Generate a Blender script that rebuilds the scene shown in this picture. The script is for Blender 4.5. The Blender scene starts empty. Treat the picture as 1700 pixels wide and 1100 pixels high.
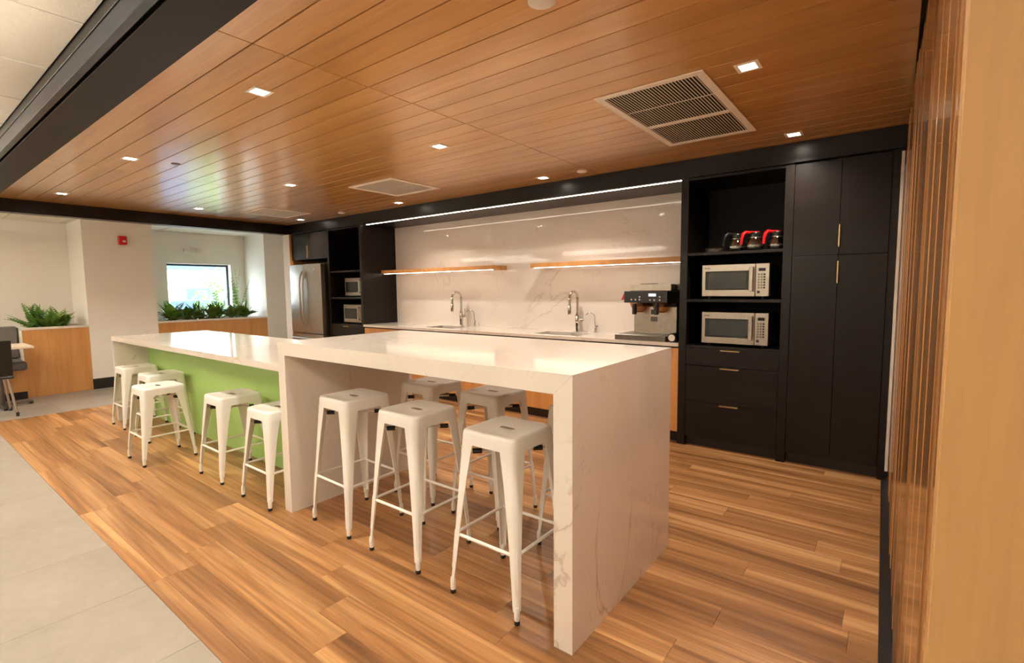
import bpy, bmesh, math, random
from mathutils import Matrix, Vector

# ------------------------------------------------------------------ camera, world, exposure
SC = bpy.context.scene
COL = SC.collection
YAW, PITCH, ROLL, FPX, EYE = 0.656258, 0.0861846, -0.0100291, 824.189, 1.38
fw = Vector((-math.sin(YAW) * math.cos(PITCH), math.cos(YAW) * math.cos(PITCH), -math.sin(PITCH)))
r0 = Vector((math.cos(YAW), math.sin(YAW), 0))
u0 = r0.cross(fw)
r1 = r0 * math.cos(ROLL) + u0 * math.sin(ROLL)
u1 = -r0 * math.sin(ROLL) + u0 * math.cos(ROLL)
cam_data = bpy.data.cameras.new('camera')
cam_data.sensor_fit = 'HORIZONTAL'
cam_data.sensor_width = 36.0
cam_data.lens = FPX / 1700.0 * 36.0
cam_data.clip_start = 0.02
cam = bpy.data.objects.new('camera', cam_data)
COL.objects.link(cam)
cam.matrix_world = Matrix(((r1.x, u1.x, -fw.x, 0), (r1.y, u1.y, -fw.y, 0), (r1.z, u1.z, -fw.z, EYE), (0, 0, 0, 1)))
SC.camera = cam

SC.view_settings.view_transform = 'Standard'
SC.view_settings.look = 'None'
SC.view_settings.gamma = 1.0
SC.view_settings.use_curve_mapping = False
SC.view_settings.exposure = 0.38
SC.cycles.caustics_reflective = False
SC.cycles.caustics_refractive = False
SC.cycles.blur_glossy = 0.5

world = bpy.data.worlds.new('world')
SC.world = world
world.use_nodes = True
bg = world.node_tree.nodes['Background']
bg.inputs[0].default_value = (0.78, 0.90, 1.0, 1)      # bright overcast sky
bg.inputs[1].default_value = 20.0

WARM = (1.0, 0.90, 0.77)
DOWN_W = 9.5          # each recessed downlight
PENDANT_E = 18.0        # office pendant tubes
LED_E = 15.0

# ------------------------------------------------------------------ helpers
random.seed(7)
R = random.random


def U(a, b):
    return a + (b - a) * R()


def lin(c):
    o = []
    for v in c[:3]:
        v = v / 255.0
        o.append(v / 12.92 if v <= 0.04045 else ((v + 0.055) / 1.055) ** 2.4)
    return (o[0], o[1], o[2], 1.0)


class MB:
    def __init__(s):
        s.v = []
        s.f = []

    def add(s, vs, fs):
        n = len(s.v)
        s.v += [tuple(q) for q in vs]
        s.f += [tuple(n + i for i in q) for q in fs]
        return s

    def box(s, x0, x1, y0, y1, z0, z1, b=0.0):
        if b <= 0:
            vs = [(x, y, z) for z in (z0, z1) for y in (y0, y1) for x in (x0, x1)]
            return s.add(vs, [(0, 2, 3, 1), (4, 5, 7, 6), (0, 1, 5, 4), (2, 6, 7, 3), (0, 4, 6, 2), (1, 3, 7, 5)])
        lo, hi = (x0, y0, z0), (x1, y1, z1)
        vs, idx = [], {}
        for cx in (0, 1):
            for cy in (0, 1):
                for cz in (0, 1):
                    c = (cx, cy, cz)
                    for a in range(3):
                        p = []
                        for k in range(3):
                            e = hi[k] if c[k] else lo[k]
                            if k != a:
                                e += -b if c[k] else b
                            p.append(e)
                        idx[(c, a)] = len(vs)
                        vs.append(p)
        fs = []
        for a in range(3):
            o1, o2 = [k for k in range(3) if k != a]
            for sd in (0, 1):
                q = []
                for (m, n) in ((0, 0), (1, 0), (1, 1), (0, 1)):
                    c = [0, 0, 0]
                    c[a] = sd
                    c[o1] = m
                    c[o2] = n
                    q.append(idx[(tuple(c), a)])
                fs.append(q)
            for m in (0, 1):
                for n in (0, 1):
                    c0, c1 = [0, 0, 0], [0, 0, 0]
                    c1[a] = 1
                    for c in (c0, c1):
                        c[o1] = m
                        c[o2] = n
                    c0, c1 = tuple(c0), tuple(c1)
                    fs.append((idx[(c0, o1)], idx[(c1, o1)], idx[(c1, o2)], idx[(c0, o2)]))
        for cx in (0, 1):
            for cy in (0, 1):
                for cz in (0, 1):
                    fs.append([idx[((cx, cy, cz), a)] for a in range(3)])
        return s.add(vs, fs)

    def loft(s, loops, cap0=True, cap1=True, closed=True):
        n = len(loops[0])
        vs = [p for l in loops for p in l]
        fs = []
        for k in range(len(loops) - 1):
            for i in range(n if closed else n - 1):
                j = (i + 1) % n
                fs.append((k * n + i, k * n + j, (k + 1) * n + j, (k + 1) * n + i))
        if cap0:
            fs.append(tuple(range(n))[::-1])
        if cap1:
            fs.append(tuple((len(loops) - 1) * n + i for i in range(n)))
        return s.add(vs, fs)

    def tube(s, pts, r, n=8, cap=True):
        pts = [Vector(p) for p in pts]
        loops = []
        up = None
        for i, p in enumerate(pts):
            d = (pts[min(i + 1, len(pts) - 1)] - pts[max(i - 1, 0)]).normalized()
            if up is None:
                up = Vector((0, 0, 1)) if abs(d.z) < 0.9 else Vector((0, 1, 0))
            a = d.cross(up).normalized()
            up = a.cross(d).normalized()
            rr = r[i] if isinstance(r, (list, tuple)) else r
            loops.append([p + (a * math.cos(t) + up * math.sin(t)) * rr for t in [2 * math.pi * k / n for k in range(n)]])
        return s.loft(loops, cap, cap)

    def lathe(s, prof, c=(0, 0, 0), n=20, axis='z', cap0=True, cap1=True):
        loops = []
        for r, h in prof:
            l = []
            for k in range(n):
                t = 2 * math.pi * k / n
                a, b = r * math.cos(t), r * math.sin(t)
                q = {'z': (a, b, h), 'y': (a, h, b), 'x': (h, a, b)}[axis]
                l.append((c[0] + q[0], c[1] + q[1], c[2] + q[2]))
            loops.append(l)
        return s.loft(loops, cap0, cap1)

    def prism(s, poly, axis, lo, hi):
        def P(a, b, h):
            return {'x': (h, a, b), 'y': (a, h, b), 'z': (a, b, h)}[axis]
        return s.loft([[P(a, b, lo) for a, b in poly], [P(a, b, hi) for a, b in poly]])

    def mesh(s, name, off=(0, 0, 0), sharp=35):
        me = bpy.data.meshes.new(name)
        me.from_pydata([(p[0] - off[0], p[1] - off[1], p[2] - off[2]) for p in s.v], [], s.f)
        bm = bmesh.new()
        bm.from_mesh(me)
        bmesh.ops.recalc_face_normals(bm, faces=bm.faces)
        bm.to_mesh(me)
        bm.free()
        me.shade_smooth()
        me.set_sharp_from_angle(angle=math.radians(sharp))
        return me


def tag(o, label=None, cat=None, group=None, kind=None):
    if label:
        o['label'] = label
    if cat:
        o['category'] = cat
    if group:
        o['group'] = group
    if kind:
        o['kind'] = kind
    return o


def link(name, data, parent=None, loc=(0, 0, 0)):
    o = bpy.data.objects.new(name, data)
    COL.objects.link(o)
    o.location = loc
    o.parent = parent
    return o


def thing(name, label, cat, loc=(0, 0, 0), group=None, kind=None, rz=0.0):
    o = link(name, None, None, loc)
    o.empty_display_size = 0.1
    o.rotation_euler.z = rz
    return tag(o, label, cat, group, kind)


def origin(o):
    v = Vector((0, 0, 0))
    while o:
        v += o.location
        o = o.parent
    return v


def part(name, mb, mat, parent, label=None, sharp=35):
    """mesh part given in world coordinates under an unrotated thing"""
    me = mb.mesh(name, origin(parent), sharp)
    me.materials.append(mat)
    return tag(link(name, me, parent), label)


def solo(name, mb, mat, label, cat=None, group=None, kind=None, loc=None, sharp=35):
    off = loc or (0, 0, 0)
    me = mb.mesh(name, off, sharp)
    me.materials.append(mat)
    return tag(link(name, me, None, off), label, cat, group, kind)


def struct(name, mb, mat, label=None):
    return solo(name, mb, mat, label, None, None, 'structure')


def copy_tree(o, parent=None):
    c = o.copy()
    COL.objects.link(c)
    c.parent = parent
    for ch in list(o.children):
        copy_tree(ch, c)
    return c


# ------------------------------------------------------------------ materials
MATS = {}


def new_mat(name):
    m = bpy.data.materials.new(name)
    m.use_nodes = True
    nt = m.node_tree
    return m, nt, nt.nodes['Principled BSDF']


def setp(b, rough=0.5, metal=0.0, spec=0.5, coat=0.0, crough=0.1):
    b.inputs['Roughness'].default_value = rough
    b.inputs['Metallic'].default_value = metal
    b.inputs['Specular IOR Level'].default_value = spec
    b.inputs['Coat Weight'].default_value = coat
    b.inputs['Coat Roughness'].default_value = crough


def N(nt, t, **kw):
    n = nt.nodes.new(t)
    for k, v in kw.items():
        setattr(n, k, v)
    return n


def ramp(nt, stops):
    n = N(nt, 'ShaderNodeValToRGB')
    e = n.color_ramp.elements
    while len(e) < len(stops):
        e.new(0.5)
    for i, (p, c) in enumerate(stops):
        e[i].position = p
        e[i].color = c if len(c) == 4 else (c[0], c[1], c[2], 1)
    return n


def noise(nt, vec, scale=1.0, detail=3.0, rough=0.5, dist=0.0):
    n = N(nt, 'ShaderNodeTexNoise')
    n.inputs['Scale'].default_value = scale
    n.inputs['Detail'].default_value = detail
    n.inputs['Roughness'].default_value = rough
    n.inputs['Distortion'].default_value = dist
    nt.links.new(vec, n.inputs['Vector'])
    return n


def coords(nt, scale=(1, 1, 1), rnd=True):
    tc = N(nt, 'ShaderNodeTexCoord')
    out = tc.outputs['Object']
    if rnd:
        oi = N(nt, 'ShaderNodeObjectInfo')
        m = N(nt, 'ShaderNodeMath', operation='MULTIPLY')
        m.inputs[1].default_value = 61.0
        nt.links.new(oi.outputs['Random'], m.inputs[0])
        cx = N(nt, 'ShaderNodeCombineXYZ')
        for i in range(3):
            nt.links.new(m.outputs[0], cx.inputs[i])
        ad = N(nt, 'ShaderNodeVectorMath', operation='ADD')
        nt.links.new(out, ad.inputs[0])
        nt.links.new(cx.outputs[0], ad.inputs[1])
        out = ad.outputs[0]
    mp = N(nt, 'ShaderNodeMapping')
    mp.inputs['Scale'].default_value = scale
    nt.links.new(out, mp.inputs['Vector'])
    return mp.outputs[0]


def mixc(nt, fac, a, b, mode='MIX'):
    m = N(nt, 'ShaderNodeMix', data_type='RGBA', blend_type=mode)
    if isinstance(fac, (int, float)):
        m.inputs[0].default_value = fac
    else:
        nt.links.new(fac, m.inputs[0])
    for k, s in ((6, a), (7, b)):
        if isinstance(s, tuple):
            m.inputs[k].default_value = s
        else:
            nt.links.new(s, m.inputs[k])
    return m.outputs[2]


def bump(nt, b, h, strength=0.1, dist=0.01):
    n = N(nt, 'ShaderNodeBump')
    n.inputs['Strength'].default_value = strength
    n.inputs['Distance'].default_value = dist
    nt.links.new(h, n.inputs['Height'])
    nt.links.new(n.outputs[0], b.inputs['Normal'])


def plain(name, rgb, rough=0.5, metal=0.0, spec=0.5, coat=0.0, vary=0.04, scale=6.0, bmp=0.0, crough=0.1):
    m, nt, b = new_mat(name)
    setp(b, rough, metal, spec, coat, crough)
    v = coords(nt, (1, 1, 1), False)
    n = noise(nt, v, scale, 3)
    c = lin(rgb)
    lo = tuple(x * (1 - vary) for x in c[:3]) + (1,)
    hi = tuple(min(1, x * (1 + vary)) for x in c[:3]) + (1,)
    r = ramp(nt, [(0.3, lo), (0.7, hi)])
    nt.links.new(n.outputs[0], r.inputs[0])
    nt.links.new(r.outputs[0], b.inputs['Base Color'])
    if bmp:
        n2 = noise(nt, v, 180, 2)
        bump(nt, b, n2.outputs[0], bmp, 0.004)
    return m


def emis(name, rgb, strength):
    m, nt, b = new_mat(name)
    b.inputs['Base Color'].default_value = (0.8, 0.8, 0.8, 1)
    b.inputs['Emission Color'].default_value = (rgb[0], rgb[1], rgb[2], 1)
    b.inputs['Emission Strength'].default_value = strength
    return m


def wood(name, dark, mid, light, axis='x', along=0.7, across=9.0, rough=0.4, coat=0.0, crough=0.1, spec=0.5,
         stops=(0.30, 0.5, 0.70), var=0.25, fine=0.25, dist=0.9, bmp=0.05, cath=0.0, fs=14):
    m, nt, b = new_mat(name)
    setp(b, rough, 0, spec, coat, crough)
    ax = 'xyz'.index(axis)
    s1 = [across] * 3
    s1[ax] = along
    s2 = [across * fs] * 3
    s2[ax] = along * 5
    n1 = noise(nt, coords(nt, s1), 1.0, 6, 0.62, dist)
    n2 = noise(nt, coords(nt, s2), 1.0, 2, 0.6, 0.2)
    r1 = ramp(nt, [(stops[0], lin(dark)), (stops[1], lin(mid)), (stops[2], lin(light))])
    nt.links.new(n1.outputs[0], r1.inputs[0])
    r2 = ramp(nt, [(0.3, (1 - fine,) * 3 + (1,)), (0.6, (1, 1, 1, 1))])
    nt.links.new(n2.outputs[0], r2.inputs[0])
    c = mixc(nt, 1.0, r1.outputs[0], r2.outputs[0], 'MULTIPLY')
    if cath:
        s3 = [across * .8] * 3
        s3[ax] = along * .9
        wv = N(nt, 'ShaderNodeTexWave', wave_type='BANDS', bands_direction='Y')
        wv.inputs['Scale'].default_value = 1.3
        wv.inputs['Distortion'].default_value = 7.0
        wv.inputs['Detail'].default_value = 3.0
        wv.inputs['Detail Scale'].default_value = 1.2
        nt.links.new(coords(nt, s3), wv.inputs['Vector'])
        r4 = ramp(nt, [(0.0, (1 - cath,) * 3 + (1,)), (0.45, (1, 1, 1, 1))])
        nt.links.new(wv.outputs[0], r4.inputs[0])
        c = mixc(nt, 1.0, c, r4.outputs[0], 'MULTIPLY')
    oi = N(nt, 'ShaderNodeObjectInfo')
    r3 = ramp(nt, [(0.0, (1 - var,) * 3 + (1,)), (1.0, (1 + var * 0.35,) * 3 + (1,))])
    nt.links.new(oi.outputs['Random'], r3.inputs[0])
    c = mixc(nt, 1.0, c, r3.outputs[0], 'MULTIPLY')
    nt.links.new(c, b.inputs['Base Color'])
    if bmp:
        bump(nt, b, n2.outputs[0], bmp, 0.002)
    return m


def quartz(name, base, vein, scale=0.9, rough=0.12, spec=0.5):
    m, nt, b = new_mat(name)
    setp(b, rough, 0, spec)
    v = coords(nt, (1, 1, 1), False)
    mp = N(nt, 'ShaderNodeMapping')
    mp.inputs['Rotation'].default_value = (0.5, 0.7, 0.6)
    mp.inputs['Scale'].default_value = (1.0, 2.2, 1.0)
    nt.links.new(v, mp.inputs['Vector'])
    out = lin(base)
    last = None
    for sc, w, amt, ds in ((scale, 0.009, 0.55, 1.6), (scale * 2.3, 0.006, 0.32, 2.0)):
        n = noise(nt, mp.outputs[0], sc, 6, 0.55, ds)
        sb = N(nt, 'ShaderNodeMath', operation='SUBTRACT')
        sb.inputs[1].default_value = 0.5
        nt.links.new(n.outputs[0], sb.inputs[0])
        ab = N(nt, 'ShaderNodeMath', operation='ABSOLUTE')
        nt.links.new(sb.outputs[0], ab.inputs[0])
        rp = ramp(nt, [(0.0, (amt,) * 3 + (1,)), (w, (0, 0, 0, 1))])
        nt.links.new(ab.outputs[0], rp.inputs[0])
        mk = noise(nt, v, sc * 1.7, 2)
        rm = ramp(nt, [(0.45, (0, 0, 0, 1)), (0.62, (1, 1, 1, 1))])
        nt.links.new(mk.outputs[0], rm.inputs[0])
        mu = N(nt, 'ShaderNodeMath', operation='MULTIPLY')
        nt.links.new(rp.outputs[0], mu.inputs[0])
        nt.links.new(rm.outputs[0], mu.inputs[1])
        last = mixc(nt, mu.outputs[0], last if last else out, lin(vein))
    cl = noise(nt, v, 2.0, 3)
    rc = ramp(nt, [(0.3, (0.94, 0.94, 0.94, 1)), (0.7, (1, 1, 1, 1))])
    nt.links.new(cl.outputs[0], rc.inputs[0])
    nt.links.new(mixc(nt, 1.0, last, rc.outputs[0], 'MULTIPLY'), b.inputs['Base Color'])
    return m


def tilemat(name, base, var=0.10, rough=0.45, scale=3.0):
    m, nt, b = new_mat(name)
    setp(b, rough, 0, 0.4)
    v = coords(nt)
    n1 = noise(nt, v, scale, 6, 0.6, 0.6)
    n2 = noise(nt, v, scale * 9, 4, 0.65)
    c = lin(base)
    r = ramp(nt, [(0.3, tuple(x * (1 - var) for x in c[:3])), (0.7, tuple(min(1, x * (1 + var)) for x in c[:3]))])
    nt.links.new(n1.outputs[0], r.inputs[0])
    r2 = ramp(nt, [(0.3, (0.92,) * 3), (0.65, (1.0,) * 3)])
    nt.links.new(n2.outputs[0], r2.inputs[0])
    nt.links.new(mixc(nt, 1.0, r.outputs[0], r2.outputs[0], 'MULTIPLY'), b.inputs['Base Color'])
    return m


def glassy(name, tint=(1, 1, 1), gl=0.12, rough=0.02):
    m = bpy.data.materials.new(name)
    m.use_nodes = True
    nt = m.node_tree
    nt.nodes.remove(nt.nodes['Principled BSDF'])
    out = nt.nodes['Material Output']
    t = N(nt, 'ShaderNodeBsdfTransparent')
    t.inputs[0].default_value = (tint[0], tint[1], tint[2], 1)
    g = N(nt, 'ShaderNodeBsdfGlossy')
    g.inputs['Roughness'].default_value = rough
    mx = N(nt, 'ShaderNodeMixShader')
    mx.inputs[0].default_value = gl
    nt.links.new(t.outputs[0], mx.inputs[1])
    nt.links.new(g.outputs[0], mx.inputs[2])
    nt.links.new(mx.outputs[0], out.inputs[0])
    return m


M = dict(
    floor=wood('oak_floor', (106, 68, 36), (162, 113, 68), (206, 160, 108), 'x', 0.36, 7.0, 0.36, 0.0, 0.2, 0.45,
               (0.30, 0.50, 0.70), 0.16, 0.22, 0.9, 0.05, 0.18, 12),
    sub=plain('subfloor', (60, 45, 32), 0.8),
    tile=tilemat('grey_tile', (150, 142, 131), 0.09, 0.42, 2.2),
    grout=plain('grout', (128, 120, 110), 0.8),
    ceil=wood('ceiling_wood', (190, 138, 72), (208, 155, 86), (218, 165, 96), 'x', 0.5, 5.0, 0.34, 1.0, 0.17, 0.5,
              (0.3, 0.5, 0.7), 0.05, 0.12, 0.6, 0.02),
    dark=wood('dark_laminate', (18, 12, 9), (23, 16, 12), (30, 22, 17), 'x', 1.5, 30.0, 0.33, 0.0, 0.1, 0.28,
              (0.3, 0.5, 0.7), 0.05, 0.2, 0.3, 0.05),
    darkin=plain('dark_interior', (9, 8, 7), 0.7),
    black=plain('black_paint', (22, 19, 18), 0.35),
    beamface=plain('beam_satin_metal', (52, 62, 78), 0.28, 0.7),  # blue tint paints in the daylight reflected by the metal
    beam=wood('beam_laminate', (22, 18, 16), (27, 22, 19), (33, 27, 23), 'x', 1.5, 30.0, 0.5, 0, 0.1, 0.2,
              (0.3, 0.5, 0.7), 0.05, 0.2, 0.3, 0.03),
    base_wood=wood('maple_cabinet', (190, 132, 72), (206, 148, 86), (216, 160, 98), 'z', 0.6, 7.0, 0.4, 0.0, 0.1, 0.5,
                   (0.3, 0.5, 0.7), 0.08, 0.12, 0.5, 0.0),
    slat=wood('slat_wood', (156, 106, 58), (174, 122, 70), (192, 140, 86), 'z', 0.25, 3.0, 0.24, 0.6, 0.06, 0.5,
              (0.3, 0.5, 0.7), 0.45, 0.2, 0.3, 0.0),
    maple=wood('maple_panel', (170, 128, 80), (180, 138, 88), (188, 146, 96), 'z', 0.5, 4.0, 0.5, 0, 0.1, 0.4,
               (0.3, 0.5, 0.7), 0.0, 0.06, 0.6, 0.0),
    quartz=quartz('white_quartz', (224, 215, 204), (158, 132, 106), 0.8, 0.10),
    splash=quartz('splash_quartz', (230, 222, 214), (170, 150, 130), 0.55, 0.05),
    stone=plain('planter_stone', (222, 214, 205), 0.35),
    green=plain('green_panel', (158, 196, 112), 0.4, 0, 0.5, 0, 0.02),
    wall=plain('wall_paint', (240, 235, 226), 0.75, 0, 0.3, 0, 0.015, 2.0),
    act=plain('ceiling_tile', (228, 222, 210), 0.9, 0, 0.2, 0, 0.03, 40.0, 0.2),
    tee=plain('ceiling_grid', (214, 206, 194), 0.6),
    stool=plain('stool_white', (234, 230, 222), 0.32, 0, 0.5, 0.15, 0.01),
    rubber=plain('black_rubber', (24, 24, 24), 0.6),
    steel=plain('brushed_steel', (172, 164, 152), 0.30, 0.95, 0.5, 0, 0.06, 30),
    steel2=plain('dark_steel', (112, 106, 98), 0.35, 0.9, 0.5, 0, 0.06, 30),
    chrome=plain('chrome', (205, 202, 198), 0.08, 1.0, 0.5, 0, 0.02),
    brass=plain('pale_brass', (196, 168, 128), 0.25, 0.9),
    white=plain('white_metal', (226, 218, 206), 0.45),
    ventw=plain('vent_white', (242, 234, 222), 0.5),
    blackgl=plain('black_glass', (14, 14, 15), 0.08, 0, 0.5, 0.3),
    blackpl=plain('black_plastic', (20, 19, 19), 0.35),
    red=plain('red_plastic', (206, 20, 22), 0.35),
    lcd=emis('lcd_screen', (0.55, 0.78, 0.85), 0.7),
    coffee=glassy('amber_glass', (0.72, 0.45, 0.25), 0.15, 0.05),
    glass=glassy('clear_glass', (0.94, 0.96, 0.95), 0.08, 0.01),
    carafe=glassy('carafe_glass', (0.80, 0.80, 0.80), 0.30, 0.03),
    lamp=emis('lamp_lens', (1.0, 0.90, 0.74), 40.0),
    led=emis('led_strip', (1.0, 0.86, 0.68), LED_E),
    pend=emis('pendant_tube', (1.0, 0.92, 0.81), PENDANT_E),
    pendup=emis('pendant_uplight', (1.0, 0.90, 0.75), PENDANT_E * 3.0),
    grey=plain('grey_vinyl', (96, 92, 88), 0.5),
    tabletop=plain('table_laminate', (222, 206, 184), 0.4),
    frame=plain('window_frame', (34, 44, 52), 0.4),
    soil=plain('soil', (38, 28, 20), 0.9, 0, 0.2, 0, 0.3, 40),
    leaf=wood('leaf_green', (64, 106, 42), (100, 150, 56), (142, 184, 84), 'x', 6, 12, 0.45, 0, 0.1, 0.4, (0.3, 0.5, 0.7), 0.5, 0.2, 0.5, 0),
    leaf2=wood('leaf_lime', (88, 124, 44), (128, 160, 66), (164, 186, 92), 'x', 6, 12, 0.45, 0, 0.1, 0.4, (0.3, 0.5, 0.7), 0.4, 0.2, 0.5, 0),
    leafpale=plain('leaf_pale', (112, 136, 84), 0.6, 0, 0.3, 0, 0.2, 9),
    stem=plain('stem_green', (92, 110, 60), 0.6),
    outwall=plain('render_white', (232, 234, 236), 0.8),
    outblue=plain('slate_blue', (52, 72, 100), 0.6),
    asphalt=plain('asphalt', (150, 150, 150), 0.9),
    bark=plain('bark', (90, 72, 56), 0.9),
    grassm=plain('verge_grass', (120, 150, 84), 0.9, 0, 0.2, 0, 0.3, 8),
)

# ------------------------------------------------------------------ main dimensions (metres)
ZC, ZB, ZA = 2.436, 2.289, 2.41          # wood ceiling, bulkhead underside, tile ceiling
YB, YCAB, YW = 4.28, 4.30, 4.921         # bulkhead face, cabinet fronts, kitchen wall
XB = -7.873                              # end bulkhead face
YBM0, YBM1 = 0.60, 0.823                 # front beam
XL = -9.85                               # window wall
XP = -9.057                              # pier / planter front
SLOPE = -0.0146                          # the slat wall leans this much across its length

# ------------------------------------------------------------------ setting: floors
fl = struct('floor', MB().box(-7.62, 0.6, 0.713, 5.1, -0.06, -0.012), M['sub'], 'warm oak plank floor of the kitchen')
PW, PL = 0.152, 1.22
joint_of = {0: -2.75, 1: -2.75, 2: -1.70, 3: -1.905, 4: -2.14, 5: -1.175}
rows = [(0.713, 0.785)]
y = 0.785
while y < 4.9:
    rows.append((y, y + PW))
    y += PW
plank_cache = {}
for i, (ya, yb) in enumerate(rows):
    j = joint_of.get(i, -R() * PL)
    x = j
    while x > -7.62:
        x -= PL
    while x < 0.1:
        a, b = max(x, -7.62), min(x + PL, 0.10)
        if b - a > 0.02:
            key = (round(b - a, 3), round(yb - ya, 3))
            if key not in plank_cache:
                L, W = b - a, yb - ya
                me = MB().box(-L / 2 + .0004, L / 2 - .0004, -W / 2 + .0004, W / 2 - .0004, -0.012, 0, 0.0006).mesh('plank')
                me.materials.append(M['floor'])
                plank_cache[key] = me
            link('plank', plank_cache[key], fl, ((a + b) / 2, (ya + yb) / 2, 0))
        x += PL

TS = 0.61
ft = struct('floor', MB().box(XL, 3.0, -5.0, 5.1, -0.10, -0.0615).box(XL, -7.62, -5, 5.1, -0.07, -0.006).box(-7.62, 3.0, -5, 0.713, -0.07, -0.006),
            M['grout'], 'pale grey stone-look tile floor around the kitchen')
tile_cache = {}


def floor_tile(a, b, c, d):
    key = (round(b - a, 3), round(d - c, 3))
    if key not in tile_cache:
        L, W = b - a, d - c
        me = MB().box(-L / 2 + .0008, L / 2 - .0008, -W / 2 + .0008, W / 2 - .0008, -0.006, 0, 0.0008).mesh('tile')
        me.materials.append(M['tile'])
        tile_cache[key] = me
    link('tile', tile_cache[key], ft, ((a + b) / 2, (c + d) / 2, 0))


x = -7.62
while x < 2.9:
    y = 0.713
    k = 0
    while y > -1.2:
        floor_tile(x, min(x + TS, 3.0), y - TS, y)
        y -= TS
    x += TS
x = -7.62
while x > XL + 0.05:
    y = 0.713 - 3 * TS
    while y < 5.0:
        floor_tile(max(x - TS, XL), x, y, min(y + TS, 5.0))
        y += TS
    x -= TS

# ------------------------------------------------------------------ setting: walls
struct('wall_back', MB().box(-10.2, 3.2, YW, YW + 0.2, 0, 2.62), M['wall'], 'white wall behind the kitchen cabinets')
WY0, WY1, WZ0, WZ1 = 3.17, 4.20, 0.98, 1.87
wl = MB().box(XL - 0.3, XL, -5, WY0, 0, 2.62).box(XL - 0.3, XL, WY1, YW, 0, 2.62)
wl.box(XL - 0.3, XL, WY0, WY1, 0, WZ0).box(XL - 0.3, XL, WY0, WY1, WZ1, 2.62)
struct('wall_left', wl, M['wall'], 'cream painted wall with the window opening')
struct('wall_front', MB().box(-10.2, 3.2, -5.2, -5.0, 0, 2.62), M['wall'], 'white wall of the open office')
struct('wall_right', MB().box(3.0, 3.2, -5.0, YW, 0, 2.62), M['wall'], 'white side wall of the open office')
struct('wall_pier', MB().box(XL, XP, 1.91, 2.75, 0, ZA), M['wall'], 'cream pier between the planters')
struct('wall_pier', MB().box(XL, XP, 4.45, YW, 0, ZA), M['wall'], 'cream pier beside the window alcove')
struct('wall_wing', MB().box(-8.04, -7.845, 4.27, YW, 0, ZB), M['wall'], 'white wing wall next to the refrigerator')
struct('trim_1', MB().box(-7.845, -7.832, 4.27, 4.9, 0, ZB), M['base_wood'], 'thin maple edge strip beside the refrigerator')
struct('baseboard_left', MB().box(XP, XP + 0.012, 1.905, 2.755, 0, 0.15, 0.002), M['black'], 'black baseboard on the pier')
struct('baseboard_left', MB().box(XP, XP + 0.012, 4.445, YW, 0, 0.15, 0.002), M['black'], 'black baseboard on the far pier')

# window
w1 = thing('window_1', 'dark framed window above the far planter', None, (XL - 0.14, WY0, WZ0), kind='structure')
fx0, fx1, t = XL - 0.17, XL - 0.11, 0.035
part('window_frame', MB().box(fx0, fx1, WY0, WY1, WZ1 - t, WZ1, .003).box(fx0, fx1, WY0, WY1, WZ0, WZ0 + t, .003)
     .box(fx0, fx1, WY0, WY0 + t, WZ0 + t, WZ1 - t, .003).box(fx0, fx1, WY1 - t, WY1, WZ0 + t, WZ1 - t, .003), M['frame'], w1)
part('pane', MB().box(XL - 0.143, XL - 0.137, WY0 + t, WY1 - t, WZ0 + t, WZ1 - t), M['glass'], w1)

# ------------------------------------------------------------------ setting: ceilings
ce = struct('ceiling', MB().box(XB - 0.1, 0.2, YBM0 + 0.05, YW, ZC + 0.014, ZC + 0.03), M['black'], 'orange-brown wood plank ceiling over the kitchen')
GW = 0.1485
seams = [XB, -5.385, -2.23, 0.035]
cp_cache = {}
y = 1.093 - 2 * GW
while y < YB:
    ya, yb = max(y, YBM1 - 0.005), min(y + GW, YB)
    if yb - ya > 0.01:
        for a, b in zip(seams[:-1], seams[1:]):
            key = (round(b - a, 3), round(yb - ya, 4))
            if key not in cp_cache:
                L, W = b - a, yb - ya
                me = MB().box(-L / 2 + .003, L / 2 - .003, -W / 2 + .0028, W / 2 - .0028, 0, 0.014, 0.001).mesh('plank')
                me.materials.append(M['ceil'])
                cp_cache[key] = me
            link('plank', cp_cache[key], ce, ((a + b) / 2, (ya + yb) / 2, ZC))
    y += GW

ca = struct('ceiling', MB().box(-10.2, 3.2, -5.2, YW + 0.2, 2.58, 2.62).box(XL, 3.0, -5, YBM0 + 0.02, ZA + 0.012, ZA + 0.03)
            .box(XL, XB - 0.15, YBM0 + .02, YW, ZA + 0.012, ZA + 0.03), M['tee'], 'cream suspended tile ceiling around the kitchen')
act_cache = {}


def act_tile(a, b, c, d):
    key = (round(b - a, 3), round(d - c, 3))
    if key not in act_cache:
        L, W = b - a, d - c
        me = MB().box(-L / 2 + .007, L / 2 - .007, -W / 2 + .007, W / 2 - .007, -0.002, 0.012, 0.003).mesh('tile')
        me.materials.append(M['act'])
        act_cache[key] = me
    link('tile', act_cache[key], ca, ((a + b) / 2, (c + d) / 2, ZA))


x = -2.52 - 12 * 0.6096
while x < 0.5:
    for c in (YBM0 - 0.6096, YBM0 - 2 * 0.6096):
        if x > XL:
            act_tile(x, x + 0.6096, c, c + 0.6096)
    x += 0.6096
x = XB - 0.18 - 0.6096
for i in range(3):
    y = 0.62
    while y < 4.8:
        act_tile(max(x, XL), x + 0.6096, y, min(y + 0.6096, YW))
        y += 0.6096
    x -= 0.6096

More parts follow.
